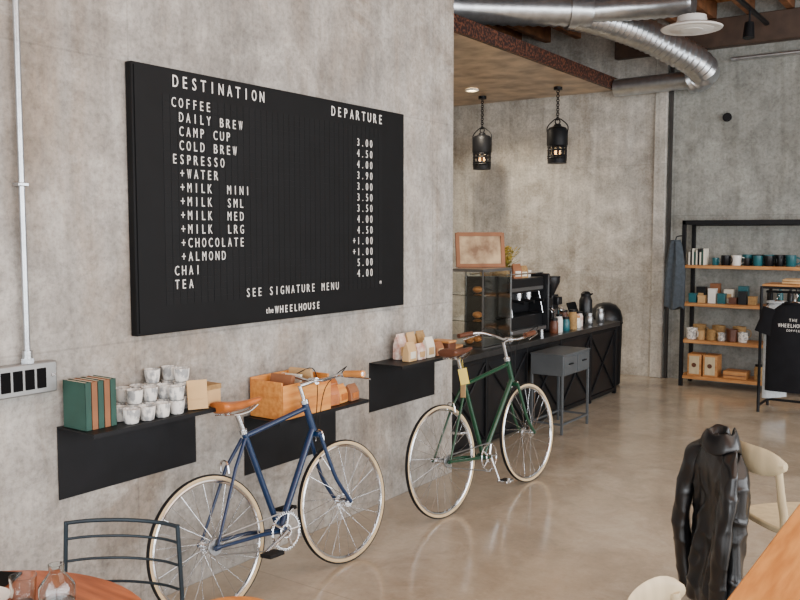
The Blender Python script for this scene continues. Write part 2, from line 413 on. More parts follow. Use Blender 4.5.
for i, s in enumerate(rows):
    line(s, P0, ROW0-i*RG, PITCH, .044, .0235)
    if price[i]:
        cidx = 33 if len(price[i]) == 4 else 32
        line(price[i], P0+cidx*PITCH-.012, ROW0-i*RG, PITCH, .044, .0225)
line('SEE SIGNATURE MENU', P0+11*PITCH-.004, ROW0-14*RG, PITCH, .044, .0235)
line('DESTINATION', P0+.005, 2.385-1.245, .0555, .054, .031, .0)
line('DEPARTURE', 3.745-BY, 2.380-1.245, .0555, .054, .031, .0)
line('the', 3.215-BY, 1.302-1.245, .020, .030, .02, .0)
line('WHEELHOUSE', 3.28-BY, 1.302-1.245, .037, .038, .027, .004)
line('M', 4.20-BY, ROW0-14*RG, .03, .02, .02)

# ------------------------------------------------------------ conduit + power box
c = thing('power_outlet_box', 'grey steel trunking box with four black sockets', 'outlet box', (0, 1.715, 1.065))
G().bb(.002, .05, -.2, .305, 0, .125).obj('housing', m_alu, c, bevel=.006)
for i in range(4):
    y = .085 + i*.05
    G().bb(.045, .053, y-.020, y+.020, .022, .102).obj('socket', m_sock, c, bevel=.002)
for y in (-.02, .285): G().cyl((.05, y, .068), (.055, y, .068), .008).obj('screw', m_chrome, c)
c2 = thing('electrical_conduit', 'vertical galvanised steel conduit pipe on the wall', 'conduit', (.03, 1.905, 1.19))
G().cyl((0, 0, .03), (0, 0, 3.0), .0125, n=16).obj('pipe', m_galv, c2)
G().cyl((0, 0, 0), (0, 0, .05), .02, n=16).cyl((0, 0, 0), (0, 0, .02), .026, n=6).obj('connector', m_galv, c2)
G().bb(-.029, .016, -.022, .022, .69, .705).obj('pipe_clamp', m_galv, c2, bevel=.003)

# ------------------------------------------------------------ wall shelves
TZ = .91; TM = .765
def wshelf(y0, lab, z=.60):
    t = thing('wall_shelf', lab, 'wall shelf', (0, y0, z), group='black wall shelves')
    L = .735
    G().bb(.002, .008, 0, L, 0, .302).obj('back_plate', m_black, t, bevel=.001)
    G().bb(.002, .25, 0, L, .302, .308).obj('tray', m_black, t, bevel=.001)
    G().bb(.244, .25, 0, L, .290, .303).obj('front_lip', m_black, t)
    return t
wshelf(2.04, 'black folded-steel wall shelf holding cups and books')
wshelf(3.10, 'black folded-steel wall shelf holding a wooden crate', TM-.31)
wshelf(4.165, 'black folded-steel wall shelf holding coffee packages')

def book(w, t, h, mc, name='book'):
    b = thing(name, 'upright hardback book', 'book', (0, 0, 0), group='books on the wall shelf')
    G().bb(0, w, 0, .003, 0, h).bb(0, w, t-.003, t, 0, h).bb(w-.003, w, 0, t, 0, h).obj('cover', mc, b, bevel=.001)
    G().bb(.004, w-.004, .003, t-.003, .004, h-.004).obj('pages', m_page, b)
    return b
y = 2.055
for i in range(5):
    b = book(.150, .028, .195, m_gbook if i == 0 else (m_bbook if i % 2 else m_gbook))
    b.location = (.03, y, TZ-.001); y += .0295
    b['label'] = 'dark green cloth-bound book standing upright' if i in (0, 2, 4) else 'brown cloth-bound book standing upright'
cup = G().lathe([(.0, 0), (.025, 0), (.028, .003), (.033, .03), (.036, .060), (.033, .060), (.030, .03), (.022, .008), (0, .008)], 26).obj('cup', m_cup, None, (.205, 2.255, TZ), label='grey and white glazed ceramic cup', cat='cup', group='cups on the wall shelf')
ccol = [2.255, 2.335, 2.415, 2.495]
for (x, y, z) in [(.205, v, 0) for v in ccol[1:]] + [(.125, v, 0) for v in ccol] + [(.045, v, 0) for v in ccol] + [(.045, 2.59, 0), (.13, 2.59, 0)]:
    c = cup.copy(); COL.objects.link(c); c.location = (x, y, TZ+z); c.rotation_euler = (0, 0, random.random()*6)
for (x, y, z) in [(.125, 2.335, .061), (.125, 2.415, .061), (.125, 2.495, .061), (.045, 2.335, .061), (.045, 2.415, .061), (.045, 2.495, .061), (.13, 2.59, .061), (.13, 2.59, .122), (.045, 2.59, .061), (.045, 2.59, .122), (.045, 2.495, .122), (.205, 2.495, .061)]:
    c = cup.copy(); COL.objects.link(c); c.location = (x, y, TZ+z); c['label'] = 'grey and white glazed cup sitting in a stack'; c.rotation_euler = (0, 0, random.random()*6)
p = thing('framed_card', 'small kraft card leaning on the shelf', 'card', (.225, 2.60, TZ+.002), rad(62))
G().box((0, .012, .065), (.09, .006, .13), rot=(rad(-10), 0, 0)).obj('card', m_kraft, p)
G().box((0, .018, .045), (.06, .03, .004)).obj('foot', m_kraft, p)
p = thing('gift_box', 'tan cardboard gift box with paper label', 'box', (.15, 2.72, TZ))
G().bb(-.05, .05, -.04, .04, 0, .085).obj('body', m_kraft, p, bevel=.002)
G().bb(-.053, .053, -.043, .043, .072, .095).obj('lid', m_sack, p, bevel=.002)
cr0 = thing('wooden_crate', 'open orange-brown wooden box', 'crate', (.02, 3.13, TM))
G().bb(.218, .23, 0, .37, 0, .175).obj('front_panel', m_crate, cr0, bevel=.002)
G().bb(.0, .012, 0, .37, 0, .20).obj('back_panel', m_crate, cr0, bevel=.002)
for (a, b2) in ((0, .012), (.358, .37)):
    G().bb(.012, .218, a, b2, 0, .19).obj('end_panel', m_crate, cr0, bevel=.002)
G().bb(.012, .218, .012, .358, 0, .01).obj('bottom', m_crate, cr0)
G().box((0, 0, 0), (.14, .02, .17)).obj('paper_menu', m_kraft, None, (.12, 3.42, TM+.135), (rad(12), 0, .1), label='stack of kraft paper menus in the crate', cat='paper')
G().box((0, 0, 0), (.14, .03, .18)).obj('paper_menu', m_bbook, None, (.13, 3.24, TM+.12), (rad(-14), 0, .05), label='brown paper folder in the crate', cat='paper', bevel=.002)
G().box((0, 0, 0), (.12, .02, .16)).obj('paper_menu', m_page, None, (.12, 3.33, TM+.12), (rad(-6), 0, .1), label='white paper cards in the crate', cat='paper')
def lump(name, m, loc, sx, sy, sz, lab, cat, seed, grp=None):
    rnd = random.Random(seed); ph = [rnd.random()*6 for _ in range(6)]; rings = []; n = 20
    for i in range(9):
        t = i/8; z = t*sz; k = (math.sin(math.pi*min(1, .18+t*.72)))**.45
        rings.append([Vector((k*sx*(1+.12*math.sin(3*a+ph[0]+t*4))*math.cos(a), k*sy*(1+.10*math.sin(4*a+ph[1]-t*3))*math.sin(a), z+.006*math.sin(5*a+ph[2])*(t > .1))) for a in [2*math.pi*j/n for j in range(n)]])
    return G().loft(rings).obj(name, m, None, loc, label=lab, cat=cat, group=grp, ang=60)
def coffee_bag(x, y, z, m, h=.15, w=.09, d=.05, rz=0, lab='white and pink coffee bag with folded top', lm=None, grp='coffee bags'):
    t = thing('coffee_bag', lab, 'coffee bag', (x, y, z), rz, grp)
    rings = []
    for zz, k, q in ((0, .95, 1), (.01, 1, 1), (h*.5, 1, .95), (h*.8, .98, .5), (h*.92, .95, .15), (h, .95, .12)):
        a, b = w/2*k, d/2*q
        rings.append([Vector(p) for p in ((b, -a, zz), (b*1.1, 0, zz), (b, a, zz), (-b, a, zz), (-b*1.1, 0, zz), (-b, -a, zz))])
    G().loft(rings).obj('bag', m, t, bevel=.002)
    G().bb(d/2-.004, d/2+.004, -w*.3, w*.3, h*.15, h*.5).obj('paper_label', lm or m_kraft, t)
for i, (x, y, h, m) in enumerate(((.18, 3.58, .12, m_leather), (.17, 3.67, .10, m_crate), (.18, 3.76, .09, m_bbook), (.08, 3.60, .14, m_crate), (.08, 3.71, .12, m_leather))):
    coffee_bag(x, y, TM, m, h, .085, .06, rad((-10, 8, 4, 0, 12)[i]), 'tan-brown leather-wrapped package on the wall shelf', m_leather, 'brown wrapped packages')
for i, y in enumerate((4.36, 4.465, 4.57, 4.68)):
    coffee_bag(.17, y, TZ, (m_kraft, m_pink, m_page, m_bbook)[i], (.12, .10, .13, .09)[i], lab=('kraft coffee bag with white label', 'pink and white coffee bag with kraft label', 'white paper coffee bag with kraft label', 'brown coffee bag on the shelf')[i], lm=m_page if i == 0 else m_kraft)
for i, y in enumerate((4.40, 4.51, 4.62)):
    coffee_bag(.07, y, TZ, (m_pink, m_kraft, m_sack)[i], .16, lab='tall coffee bag behind the others')
t = thing('wooden_box', 'small dark wood box with lid', 'box', (.14, 4.80, TZ))
G().bb(-.07, .07, -.045, .045, 0, .07).obj('body', m_brown, t, bevel=.003); G().bb(-.073, .073, -.048, .048, .07, .085).obj('lid', m_shelfw, t, bevel=.003)

# ------------------------------------------------------------ bar counter
ct = thing('bar_counter', 'long black steel bar counter with cross-braced front', 'counter', (0, 5.2, 0))
CX = -.16; CL = 3.55; CH = .77
G().bb(-.95, CX-.02, .02, CL-.02, .05, CH-.05).obj('body', m_dark, ct, bevel=.004)
G().bb(-.93, CX-.06, .05, CL-.05, 0, .05).obj('plinth', m_black, ct)
ys = [0, .72, 1.44, 2.13, 2.83, CL-.04]
for y in ys: G().bb(CX-.04, CX, y, y+.04, 0, CH-.05).obj('post', m_black, ct, bevel=.002)
for z in (.03, CH-.09): G().bb(CX-.035, CX-.005, 0, CL, z, z+.035).obj('rail', m_black, ct, bevel=.002)
for a, b in zip(ys[:-1], ys[1:]):
    G().cyl((CX-.013, a+.04, .07), (CX-.013, b, CH-.1), .009, n=6).obj('brace', m_black, ct)
    G().cyl((CX-.013, a+.04, CH-.1), (CX-.013, b, .07), .009, n=6).obj('brace', m_black, ct)
G().bb(-.97, CX+.02, 5.2, 5.2+CL+.02, CH-.048, CH).obj('countertop', m_ctop, None, bevel=.006, label='dark steel countertop of the bar', cat='countertop')

k = thing('steel_side_table', 'grey steel side table with drawer box and open legs', 'side table', (.03, 6.90, 0))
G().bb(-.15, .15, -.28, .28, .50, .67).obj('drawer_box', m_grey, k, bevel=.003)
G().bb(-.155, .155, -.285, .285, .67, .682).obj('top_plate', m_grey, k, bevel=.002)
for y in (-.14, .14):
    f = G().bb(.15, .156, y-.125, y+.125, .515, .655).obj('drawer', m_grey, k, bevel=.002)
    G().bb(.156, .168, y-.04, y+.04, .59, .60).obj('handle', m_black, f)
for x in (-.14, .14):
    for y in (-.27, .27): G().box((x, y, .25), (.02, .02, .50)).obj('leg', m_grey, k, bevel=.002)
for z in (.08,):
    for y in (-.27, .27): G().bb(-.14, .14, y-.008, y+.008, z, z+.016).obj('stretcher', m_grey, k)
    for x in (-.14, .14): G().bb(x-.008, x+.008, -.27, .27, z, z+.016).obj('stretcher', m_grey, k)

for i in range(4):
    t = thing('serving_board', 'round-cornered wooden serving board', 'serving board', (-.32+.01*i, 5.45, CH+.0205*i), rad(-4+5*i), 'stacked serving boards')
    G().bb(-.12, .12, -.17, .17, 0, .019).obj('board', m_shelfw if i % 2 else m_brown, t, bevel=.008)
    G().bb(-.02, .02, .17, .25, .002, .017).obj('handle', m_shelfw if i % 2 else m_brown, t, bevel=.006)
t = thing('glass_display_case', 'steel framed glass pastry case', 'display case', (-.44, 6.20, CH))
a, b, h = .22, .24, .63
g = G()
for x in (-a, a):
    for y in (-b, b): g.box((x, y, h/2), (.010, .010, h))
for z in (.006, h-.006):
    for x in (-a, a): g.box((x, 0, z), (.010, 2*b, .010))
    for y in (-b, b): g.box((0, y, z), (2*a, .010, .010))
g.obj('case_frame', m_steel, t)
for z in (.02, .22, .43): G().bb(-a+.01, a-.01, -b+.01, b-.01, z-.003, z+.003).obj('glass_shelf', m_steel if z < .1 else m_glass, t)
for y in (-b, b): G().bb(-a, a, y-.001, y+.001, .016, h-.016).obj('glass_pane', m_glass, t)
G().bb(a-.001, a+.001, -b, b, .016, h-.016).obj('glass_pane', m_glass, t)
G().bb(-a, a, -b, b, h, h+.012).obj('top_panel', m_steel, t)
past = None
for z in (.024, .224, .434):
    for i in range(3):
        if past is None:
            past = G().sph((0, 0, .03), .040, 14, 8, (1, 1.2, .7)).obj('pastry', m_wood, None, (-.40, 6.06, CH+z), label='golden baked pastry in the glass case', cat='pastry', group='pastries in the case')
        elif (i+int(z*10)) % 2:
            c = past.copy(); COL.objects.link(c); c.location = (-.40, 6.06+i*.13, CH+z)
def leaning(name, lab, cat, loc, rz, w, h, fm, pm, tilt=-8):
    t = thing(name, lab, cat, loc, rz); R = (0, rad(tilt), 0); sn = math.sin(rad(tilt)); 
    G().box((0, -w, h/2), (.02, .032, h), rot=R).obj('frame_side', fm, t); G().box((0, w, h/2), (.02, .032, h), rot=R).obj('frame_side', fm, t)
    G().box((sn*(h/2-.014), 0, h-.014), (.02, 2*w, .032), rot=R).obj('frame_top', fm, t); G().box((-sn*(h/2-.014), 0, .014), (.02, 2*w, .032), rot=R).obj('frame_bottom', fm, t)
    G().box((-.002, 0, h/2), (.006, 2*w-.02, h-.04), rot=R).obj('print', pm, t)
leaning('picture_frame', 'brown wood-framed picture leaning on the display case', 'picture', (-.44, 6.30, CH+.644), rad(-40), .20, .29, m_bbook, m_art)
e = thing('espresso_machine', 'large black and steel espresso machine', 'espresso machine', (-.48, 6.90, CH))
G().bb(-.22, .16, -.36, .36, .06, .2).bb(-.22, .02, -.36, .36, .2, .44).bb(-.22, .17, -.36, .36, .40, .53).obj('body', m_dark, e, bevel=.012)
G().bb(-.24, .22, -.39, -.36, .03, .56).obj('side_panel', m_dark, e, bevel=.012)
G().bb(-.24, .22, .36, .39, .03, .56).obj('side_panel', m_dark, e, bevel=.012)
G().bb(-.1, .21, -.34, .34, .05, .085).obj('drip_tray', m_steel, e, bevel=.004)
G().bb(.168, .176, -.33, .33, .42, .45).obj('steel_trim', m_steel, e)
for x in (-.18, .17):
    for y in (-.32, .32): G().cyl((x, y, 0), (x, y, .06), .022).obj('foot', m_chrome, e)
for y in (-.19, .0, .19):
    G().cyl((.09, y, .42), (.09, y, .33), .035, n=18).obj('group_head', m_chrome, e)
    G().cyl((.10, y, .34), (.25, y, .325), .012, .016).obj('portafilter', m_black, e)
for s in (-1, 1): G().cyl((.15, s*.28, .42), (.19, s*.3, .2), .006).obj('steam_wand', m_chrome, e)
for x in (.16, -.2): G().tube([(x, -.35, .57), (x, .35, .57)], .008).obj('cup_rail', m_chrome, e)
c0 = G().lathe([(0, 0), (.025, 0), (.03, .01), (.038, .06), (.035, .06), (.026, .012), (0, .01)], 18).obj('white_cup', m_porc, None, (-.6, 7.0, CH+.531), label='white porcelain coffee cup on the espresso machine', cat='cup', group='cups on the espresso machine')
for i in range(1, 7):
    c = c0.copy(); COL.objects.link(c); c.location = (-.60+(i % 3)*.1, 7.0+(i//3)*.1, CH+.531)
lump('jute_sack', m_sack, (-.44, 6.66, CH+.531), .09, .09, .10, 'small jute coffee sack on the machine', 'sack', 21)
for i, (x, y, h) in enumerate(((-.36, 6.80, .13), (-.62, 6.72, .19), (-.36, 6.92, .11))):
    coffee_bag(x, y, CH+.531, (m_bbook, m_kraft, m_sack)[i], h, .09, .06, rad(-30), 'brown paper bag standing on the espresso machine', m_page, 'bags on the espresso machine')
t = thing('dried_flower_pot', 'bushy yellow-olive dried plant in a brown pot', 'plant', (-.52, 6.88, CH+.531))
G().lathe([(.0, 0), (.035, 0), (.045, .07), (.04, .07), (0, .06)], 18).obj('pot', m_brown, t)
g = G(); rnd = random.Random(3)
for i in range(170):
    a = rnd.random()*6.28; r0 = rnd.uniform(.01, .14); z = rnd.uniform(.09, .27)
    base = Vector((0, 0, .05)); tip = Vector((r0*math.cos(a), r0*math.sin(a), z))
    g.tube([base, base.lerp(tip, .5)+Vector((0, 0, .02)), tip], .0015, 4)
    d1 = Vector((math.cos(a), math.sin(a), rnd.uniform(.2, 1))).normalized()*.04; s1_ = Vector((-math.sin(a), math.cos(a), 0))*.016
    g.add([tip-d1*.3, tip+s1_+d1*.3, tip+d1, tip-s1_+d1*.3], [(0, 1, 2, 3)])
g.obj('foliage', m_leaf, t)
def grinder(x, y, lab):
    t = thing('coffee_grinder', lab, 'coffee grinder', (x, y, CH), group='coffee grinders')
    G().bb(-.09, .09, -.08, .08, 0, .03).bb(-.07, .05, -.07, .07, .03, .34).bb(-.05, .1, -.05, .05, .24, .32).obj('body', m_dark, t, bevel=.01)
    G().lathe([(.03, .34), (.04, .36), (.085, .46), (.085, .5), (.08, .5), (.035, .37)], 20).obj('hopper', m_dark, t)
    G().cyl((0, 0, .5), (0, 0, .515), .088, n=20).obj('hopper_lid', m_black, t)
    G().tube(cr([(.09, -.03, .22), (.13, -.03, .19), (.13, .03, .19), (.09, .03, .22)]), .006).obj('fork', m_chrome, t)
    G().bb(.05, .054, -.03, .03, .08, .2).obj('steel_plate', m_steel, t)
grinder(-.42, 7.44, 'black coffee grinder with bean hopper'); grinder(-.42, 7.65, 'black coffee grinder with bean hopper')
def jar(name, x, y, r, h, m, lab, cat, lidm=None, grp=None):
    t = thing(name, lab, cat, (x, y, CH), group=grp)
    G().lathe([(0, 0), (r*.9, 0), (r, r*.15), (r, h*.8), (r*.8, h*.92), (r*.8, h), (r*.7, h), (0, h-.003)], 20).obj('body', m, t)
    G().cyl((0, 0, h), (0, 0, h+.02), r*.85, n=18).obj('lid', lidm or m_black, t)
    return t
jar('glass_jar', -.25, 7.62, .04, .11, m_teal, 'teal glazed jar on the bar', 'jar')
jar('canister', -.24, 7.34, .04, .12, m_brown, 'brown canister on the bar', 'canister')
jar('canister', -.24, 7.45, .035, .15, m_porc, 'tall white ceramic canister on the bar', 'canister')
jar('canister', -.24, 7.76, .045, .17, m_sack, 'brown coffee canister on the bar', 'canister')
jar('canister', -.40, 7.9, .05, .15, m_brown, 'brown coffee canister on the bar', 'canister')
jar('canister', -.26, 7.90, .04, .10, m_porc, 'white ceramic canister on the bar', 'canister', m_shelfw)
jar('canister', -.30, 8.04, .045, .13, m_pink, 'pale paper-wrapped canister on the bar', 'canister')
for i, (x, y, h) in enumerate(((-.56, 7.82, .26), (-.58, 7.94, .30), (-.56, 8.06, .24))):
    t = thing('syrup_bottle', 'tall dark syrup bottle with pump on the bar', 'bottle', (x, y, CH), group='syrup bottles on the bar')
    G().lathe([(0, 0), (.035, 0), (.037, .01), (.037, h*.6), (.014, h*.8), (.013, h), (0, h)], 18).obj('body', (m_dark, m_brown, m_teal)[i], t)
    G().cyl((0, 0, h), (0, 0, h+.03), .014).cyl((0, 0, h+.03), (.04, 0, h+.035), .005).obj('pump', m_black, t)
def carafe(x, y):
    t = thing('thermal_carafe', 'dark steel thermal carafe with black lid', 'carafe', (x, y, CH))
    G().lathe([(0, 0), (.066, 0), (.07, .01), (.068, .24), (.05, .28), (.0, .28)], 24).obj('body', m_dark, t)
    G().lathe([(.051, .28), (.053, .305), (.03, .33), (0, .33)], 24).obj('lid', m_black, t)
    G().tube(cr([(0, .06, .26), (0, .12, .24), (0, .12, .1), (0, .065, .07)]), .010, 8).obj('handle', m_black, t)
    G().cyl((.035, 0, .29), (.075, 0, .31), .012, .008).obj('spout', m_black, t)
carafe(-.36, 8.36)
jar('steel_pitcher', -.26, 8.22, .04, .10, m_steel, 'small brushed steel milk pitcher', 'pitcher', m_steel)
jar('steel_pitcher', -.28, 8.56, .045, .12, m_steel, 'brushed steel milk jug on the bar', 'pitcher', m_steel)
t = thing('card_reader_stand', 'tilted black tablet on a stand', 'tablet', (-.42, 8.18, CH))
G().box((0, 0, .15), (.02, .2, .16), rot=(0, rad(-20), 0)).obj('screen', m_board, t, bevel=.005); G().cyl((0, 0, 0), (0, 0, .11), .012).cyl((0, 0, 0), (0, 0, .01), .05, n=20).obj('stand', m_steel, t)
t = thing('waste_bin', 'tall black round-topped bin beside the bar', 'bin', (-.47, 9.2, 0))
G().lathe([(0, 0), (.15, 0), (.17, .02), (.18, .62), (.18, .7)], 30).obj('body', m_black, t)
G().lathe([(.185, .7), (.185, .76), (.16, .84), (.11, .90), (.04, .925), (0, .925)], 30).obj('domed_lid', m_dark, t)
G().torus((0, 0, .7), (0, 0, 1), .18, .012, 36, 8).obj('rim_ring', m_black, t)

# ------------------------------------------------------------ bicycles
def bike(loc, heading, lean, fm, saddle_m, grip_m, swept, label, steer=0.0, wb=.98, Rw=.338, bbx=.43, ext=.07, up=0.0, sup=0.0):
    root = bpy.data.objects.new('bicycle', None); COL.objects.link(root)
    root.matrix_world = Matrix.Translation(loc) @ Matrix.Rotation(heading, 4, 'Z') @ Matrix.Rotation(-lean, 4, 'X')
    tagit(root, label, 'bicycle')
    q0 = Rw-.338
    def wheel(x, rotm=None):
        w = G().torus((0, 0, 0), (0, 1, 0), .309+q0, .0085, 64, 8, 1.1).obj('wheel', m_chrome, root, (x, 0, Rw))
        if rotm is not None: w.rotation_euler = (0, 0, rotm)
        G().torus((0, 0, 0), (0, 1, 0), .3245+q0, .0115, 72, 10).obj('tyre', m_tyre, w)
        G().torus((0, 0, 0), (0, 1, 0), .3335+q0, .0052, 72, 6, 2.0).obj('tread', m_rubber, w)
        G().cyl((0, -.035, 0), (0, .035, 0), .016, n=16).cyl((0, -.038, 0), (0, -.033, 0), .027, n=18).cyl((0, .033, 0), (0, .038, 0), .027, n=18).cyl((0, -.065, 0), (0, .065, 0), .006).obj('hub', m_chrome, w)
        sp = {}
        for k in range(28):
            sd = 1 if k % 2 else -1
            if sd not in sp:
                o = G().cyl((.02, .034*sd, 0), (0, 0, .304+q0), .0013, n=5).obj('spoke', m_chrome, w); sp[sd] = o
            else:
                o = sp[sd].copy(); COL.objects.link(o)
            o.rotation_euler = (0, 2*math.pi*k/28, 0)
        return w
    wheel(0)
    bb = Vector((bbx, 0, .28)); ax = lambda z: Vector((wb-.05-(z-Rw)*.28, 0, z))
    wheel(wb, steer)
    st = Vector((bbx-.155, 0, .78)); ht, hb = ax(.86), ax(.71)
    fr = G()
    fr.cyl(bb, st, .0145, n=14).cyl(st+Vector((.008, 0, -.02)), ht+Vector((0, 0, -.03)), .013, n=14).cyl(bb, hb+Vector((0, 0, .02)), .016, n=14).cyl(hb, ht, .018, n=16)
    fr.cyl(bb+Vector((0, -.035, 0)), bb+Vector((0, .035, 0)), .021, n=16)
    for s in (-1, 1):
        fr.tube([bb+Vector((-.02, s*.02, 0)), Vector((bbx-.15, s*.045, .30)), Vector((.0, s*.062, Rw))], [.011, .010, .007], 10)
        fr.tube([st+Vector((-.005, s*.012, -.03)), Vector((bbx-.25, s*.035, .63)), Vector((0, s*.062, Rw))], [.009, .008, .006], 10)
        fr.cyl((-.012, s*.062, Rw), (.012, s*.062, Rw), .012, n=10)
    fr.obj('bike_frame', fm, root)
    fk = G()
    cz = .69; cc = ax(cz)
    fk.cyl(cc+Vector((0, -.04, 0)), cc+Vector((0, .04, 0)), .014, n=12)
    for s in (-1, 1):
        fk.tube(cr([cc+Vector((0, s*.04, 0)), ax(.5)+Vector((0, s*.05, 0)), ax(.42)+Vector((.012, s*.053, 0)), Vector((wb, s*.056, Rw))], 5), .010, 10)
    fk.obj('fork', fm, root)
    top = ax(.93+up)
    G().cyl(ht, top, .011, n=12).cyl(top, top+Vector((ext, 0, .012)), .012, n=12).cyl(top+Vector((ext, -.025, .012)), top+Vector((ext, .025, .012)), .018, n=14).cyl(ht-Vector((0, 0, .005)), ht+Vector((-.004, 0, .014)), .023, n=16).obj('stem', m_chrome, root)
    bc = top+Vector((ext, 0, .012))
    hbx = G(); gr = []
    for s in (-1, 1):
        if swept:
            pts = [bc, bc+Vector((.02, s*.06, .0)), bc+Vector((.035, s*.13, .02)), bc+Vector((.0, s*.21, .045)), bc+Vector((-.08, s*.245, .05)), bc+Vector((-.21, s*.26, .045))]
        else:
            pts = [bc, bc+Vector((.01, s*.07, .004)), bc+Vector((.02, s*.14, .02)), bc+Vector((.01, s*.22, .03)), bc+Vector((.0, s*.35, .028))]
        P = cr(pts, 6); hbx.tube(P, .0095, 10); gr.append((P, s))
    hbx.obj('handlebar', m_chrome, root)
    for P, s in gr:
        q = P[-7:]
        G().tube(q, .0165, 12).obj('grip', grip_m, root)
        b0 = P[-10]
        G().tube([b0, b0+Vector((.03, -s*.005, -.012)), P[-1]+Vector((.045, 0, -.03))], [.008, .005, .004], 8).obj('brake_lever', m_chrome, root)
        G().tube(cr([b0, b0+Vector((.10, -s*.05, .03)), bc+Vector((.05, s*.03, -.04)), cc+Vector((.02, s*.012, .03))], 6), .0025, 6).obj('brake_cable', m_rubber, root)
    sp = st+Vector((-.028-sup*.3, 0, .085+sup))
    G().cyl(st, sp, .0125, n=12).cyl(st-Vector((0, 0, .008)), st+Vector((-.004, 0, .012)), .019, n=14).obj('seatpost', m_chrome, root)
    rings = []; n = 16
    for i in range(10):
        t = i/9; x = .15-.27*t; wd = .018+.06*max(0, (t-.25)/.75)**1.3 + .006*t; hh = .010+.016*t; zc = .045+.012*(2*t-1)**2
        rings.append([sp+Vector((x, wd*math.cos(a), zc+hh*(math.sin(a) if math.sin(a) > 0 else 1.4*math.sin(a)))) for a in [2*math.pi*j/n for j in range(n)]])
    G().loft(rings).obj('saddle', saddle_m, root, sub=1, ang=60)
    g = G()
    for s in (-1, 1):
        g.tube(cr([sp+Vector((.12, s*.008, .03)), sp+Vector((.05, s*.02, .005)), sp+Vector((-.04, s*.02, .005)), sp+Vector((-.10, s*.03, .04))], 5), .0035, 6)
        g.torus(sp+Vector((-.08, s*.035, .012)), (0, 0, 1), .014, .003, 14, 5).torus(sp+Vector((-.08, s*.035, .022)), (0, 0, 1), .014, .003, 14, 5)
    g.obj('saddle_rails', m_chrome, root)
    g = G().torus(bb+Vector((0, -.048, 0)), (0, 1, 0), .082, .004, 44, 6).torus(bb+Vector((0, -.048, 0)), (0, 1, 0), .03, .005, 24, 6)
    for k in range(5):
        a = 2*math.pi*k/5
        g.cyl(bb+Vector((.02*math.cos(a), -.048, .02*math.sin(a))), bb+Vector((.082*math.cos(a), -.048, .082*math.sin(a))), .0065, n=6)
    for k in range(40):
        a = 2*math.pi*k/40; g.box(bb+Vector((.088*math.cos(a), -.048, .088*math.sin(a))), (.008, .003, .005), rot=(0, -a, 0))
    g.obj('chainring', m_chrome, root)
    G().tube([bb+Vector((0, -.044, .09)), Vector((0, -.044, Rw+.034)), Vector((-.026, -.044, Rw+.022)), Vector((-.034, -.044, Rw)), Vector((-.026, -.044, Rw-.022)), Vector((0, -.044, Rw-.034)), bb+Vector((0, -.044, -.09))], .004, 6).obj('chain', m_steel, root)
    G().cyl((0, -.05, Rw), (0, -.038, Rw), .034, n=24).obj('rear_sprocket', m_steel, root)
    ca = rad(-70) if swept else rad(200)
    for s, a in ((-1, ca), (1, ca+math.pi)):
        e2 = bb+Vector((.168*math.cos(a), s*.072, .168*math.sin(a)))
        G().tube([bb+Vector((0, s*.058, 0)), e2], [.011, .009], 8).obj('crank_arm', m_chrome, root)
        G().box(e2+Vector((0, s*.05, 0)), (.085, .075, .018)).cyl(e2, e2+Vector((0, s*.09, 0)), .007).obj('pedal', m_chrome if swept else m_rubber, root, bevel=.003)
    G().tube(cr([cc+Vector((.03, -.03, -.04)), cc+Vector((.03, -.02, .01)), cc+Vector((.03, .02, .01)), cc+Vector((.03, .03, -.04))]), .005, 6).obj('front_brake', m_chrome, root)
    r0 = Vector((.155, 0, .645))
    G().tube(cr([r0+Vector((-.03, -.03, -.03)), r0+Vector((-.03, -.02, .02)), r0+Vector((-.03, .02, .02)), r0+Vector((-.03, .03, -.03))]), .005, 6).obj('rear_brake', m_chrome, root)
    return root
b1 = bike((.36, 2.56, 0), math.atan2(.95, .09), rad(7.5), m_blue, m_leather, m_grip, False, 'dark blue city bicycle with tan leather saddle leaning by the wall', wb=.855, Rw=.315, bbx=.41, ext=.10, up=.015)
b2 = bike((.48, 4.29, 0), math.atan2(.98, .08), rad(5), m_green, m_brown, m_brown, True, 'dark green city bicycle with swept handlebar leaning by the wall', up=.05, sup=.06)
for i, (p, m, rz) in enumerate((((.25, -.02, .86), m_tag, .5), ((.23, -.03, .80), m_kraft, 1.2), ((.21, -.04, .88), m_tag, 2.0))):
    g = G().box((0, 0, -.06), (.055, .002, .10)); g.cyl((0, 0, -.01), (0, 0, .06), .0012, n=5)
    g.obj('price_tag', m, b2, p, (.15*i, .1*i, rz))

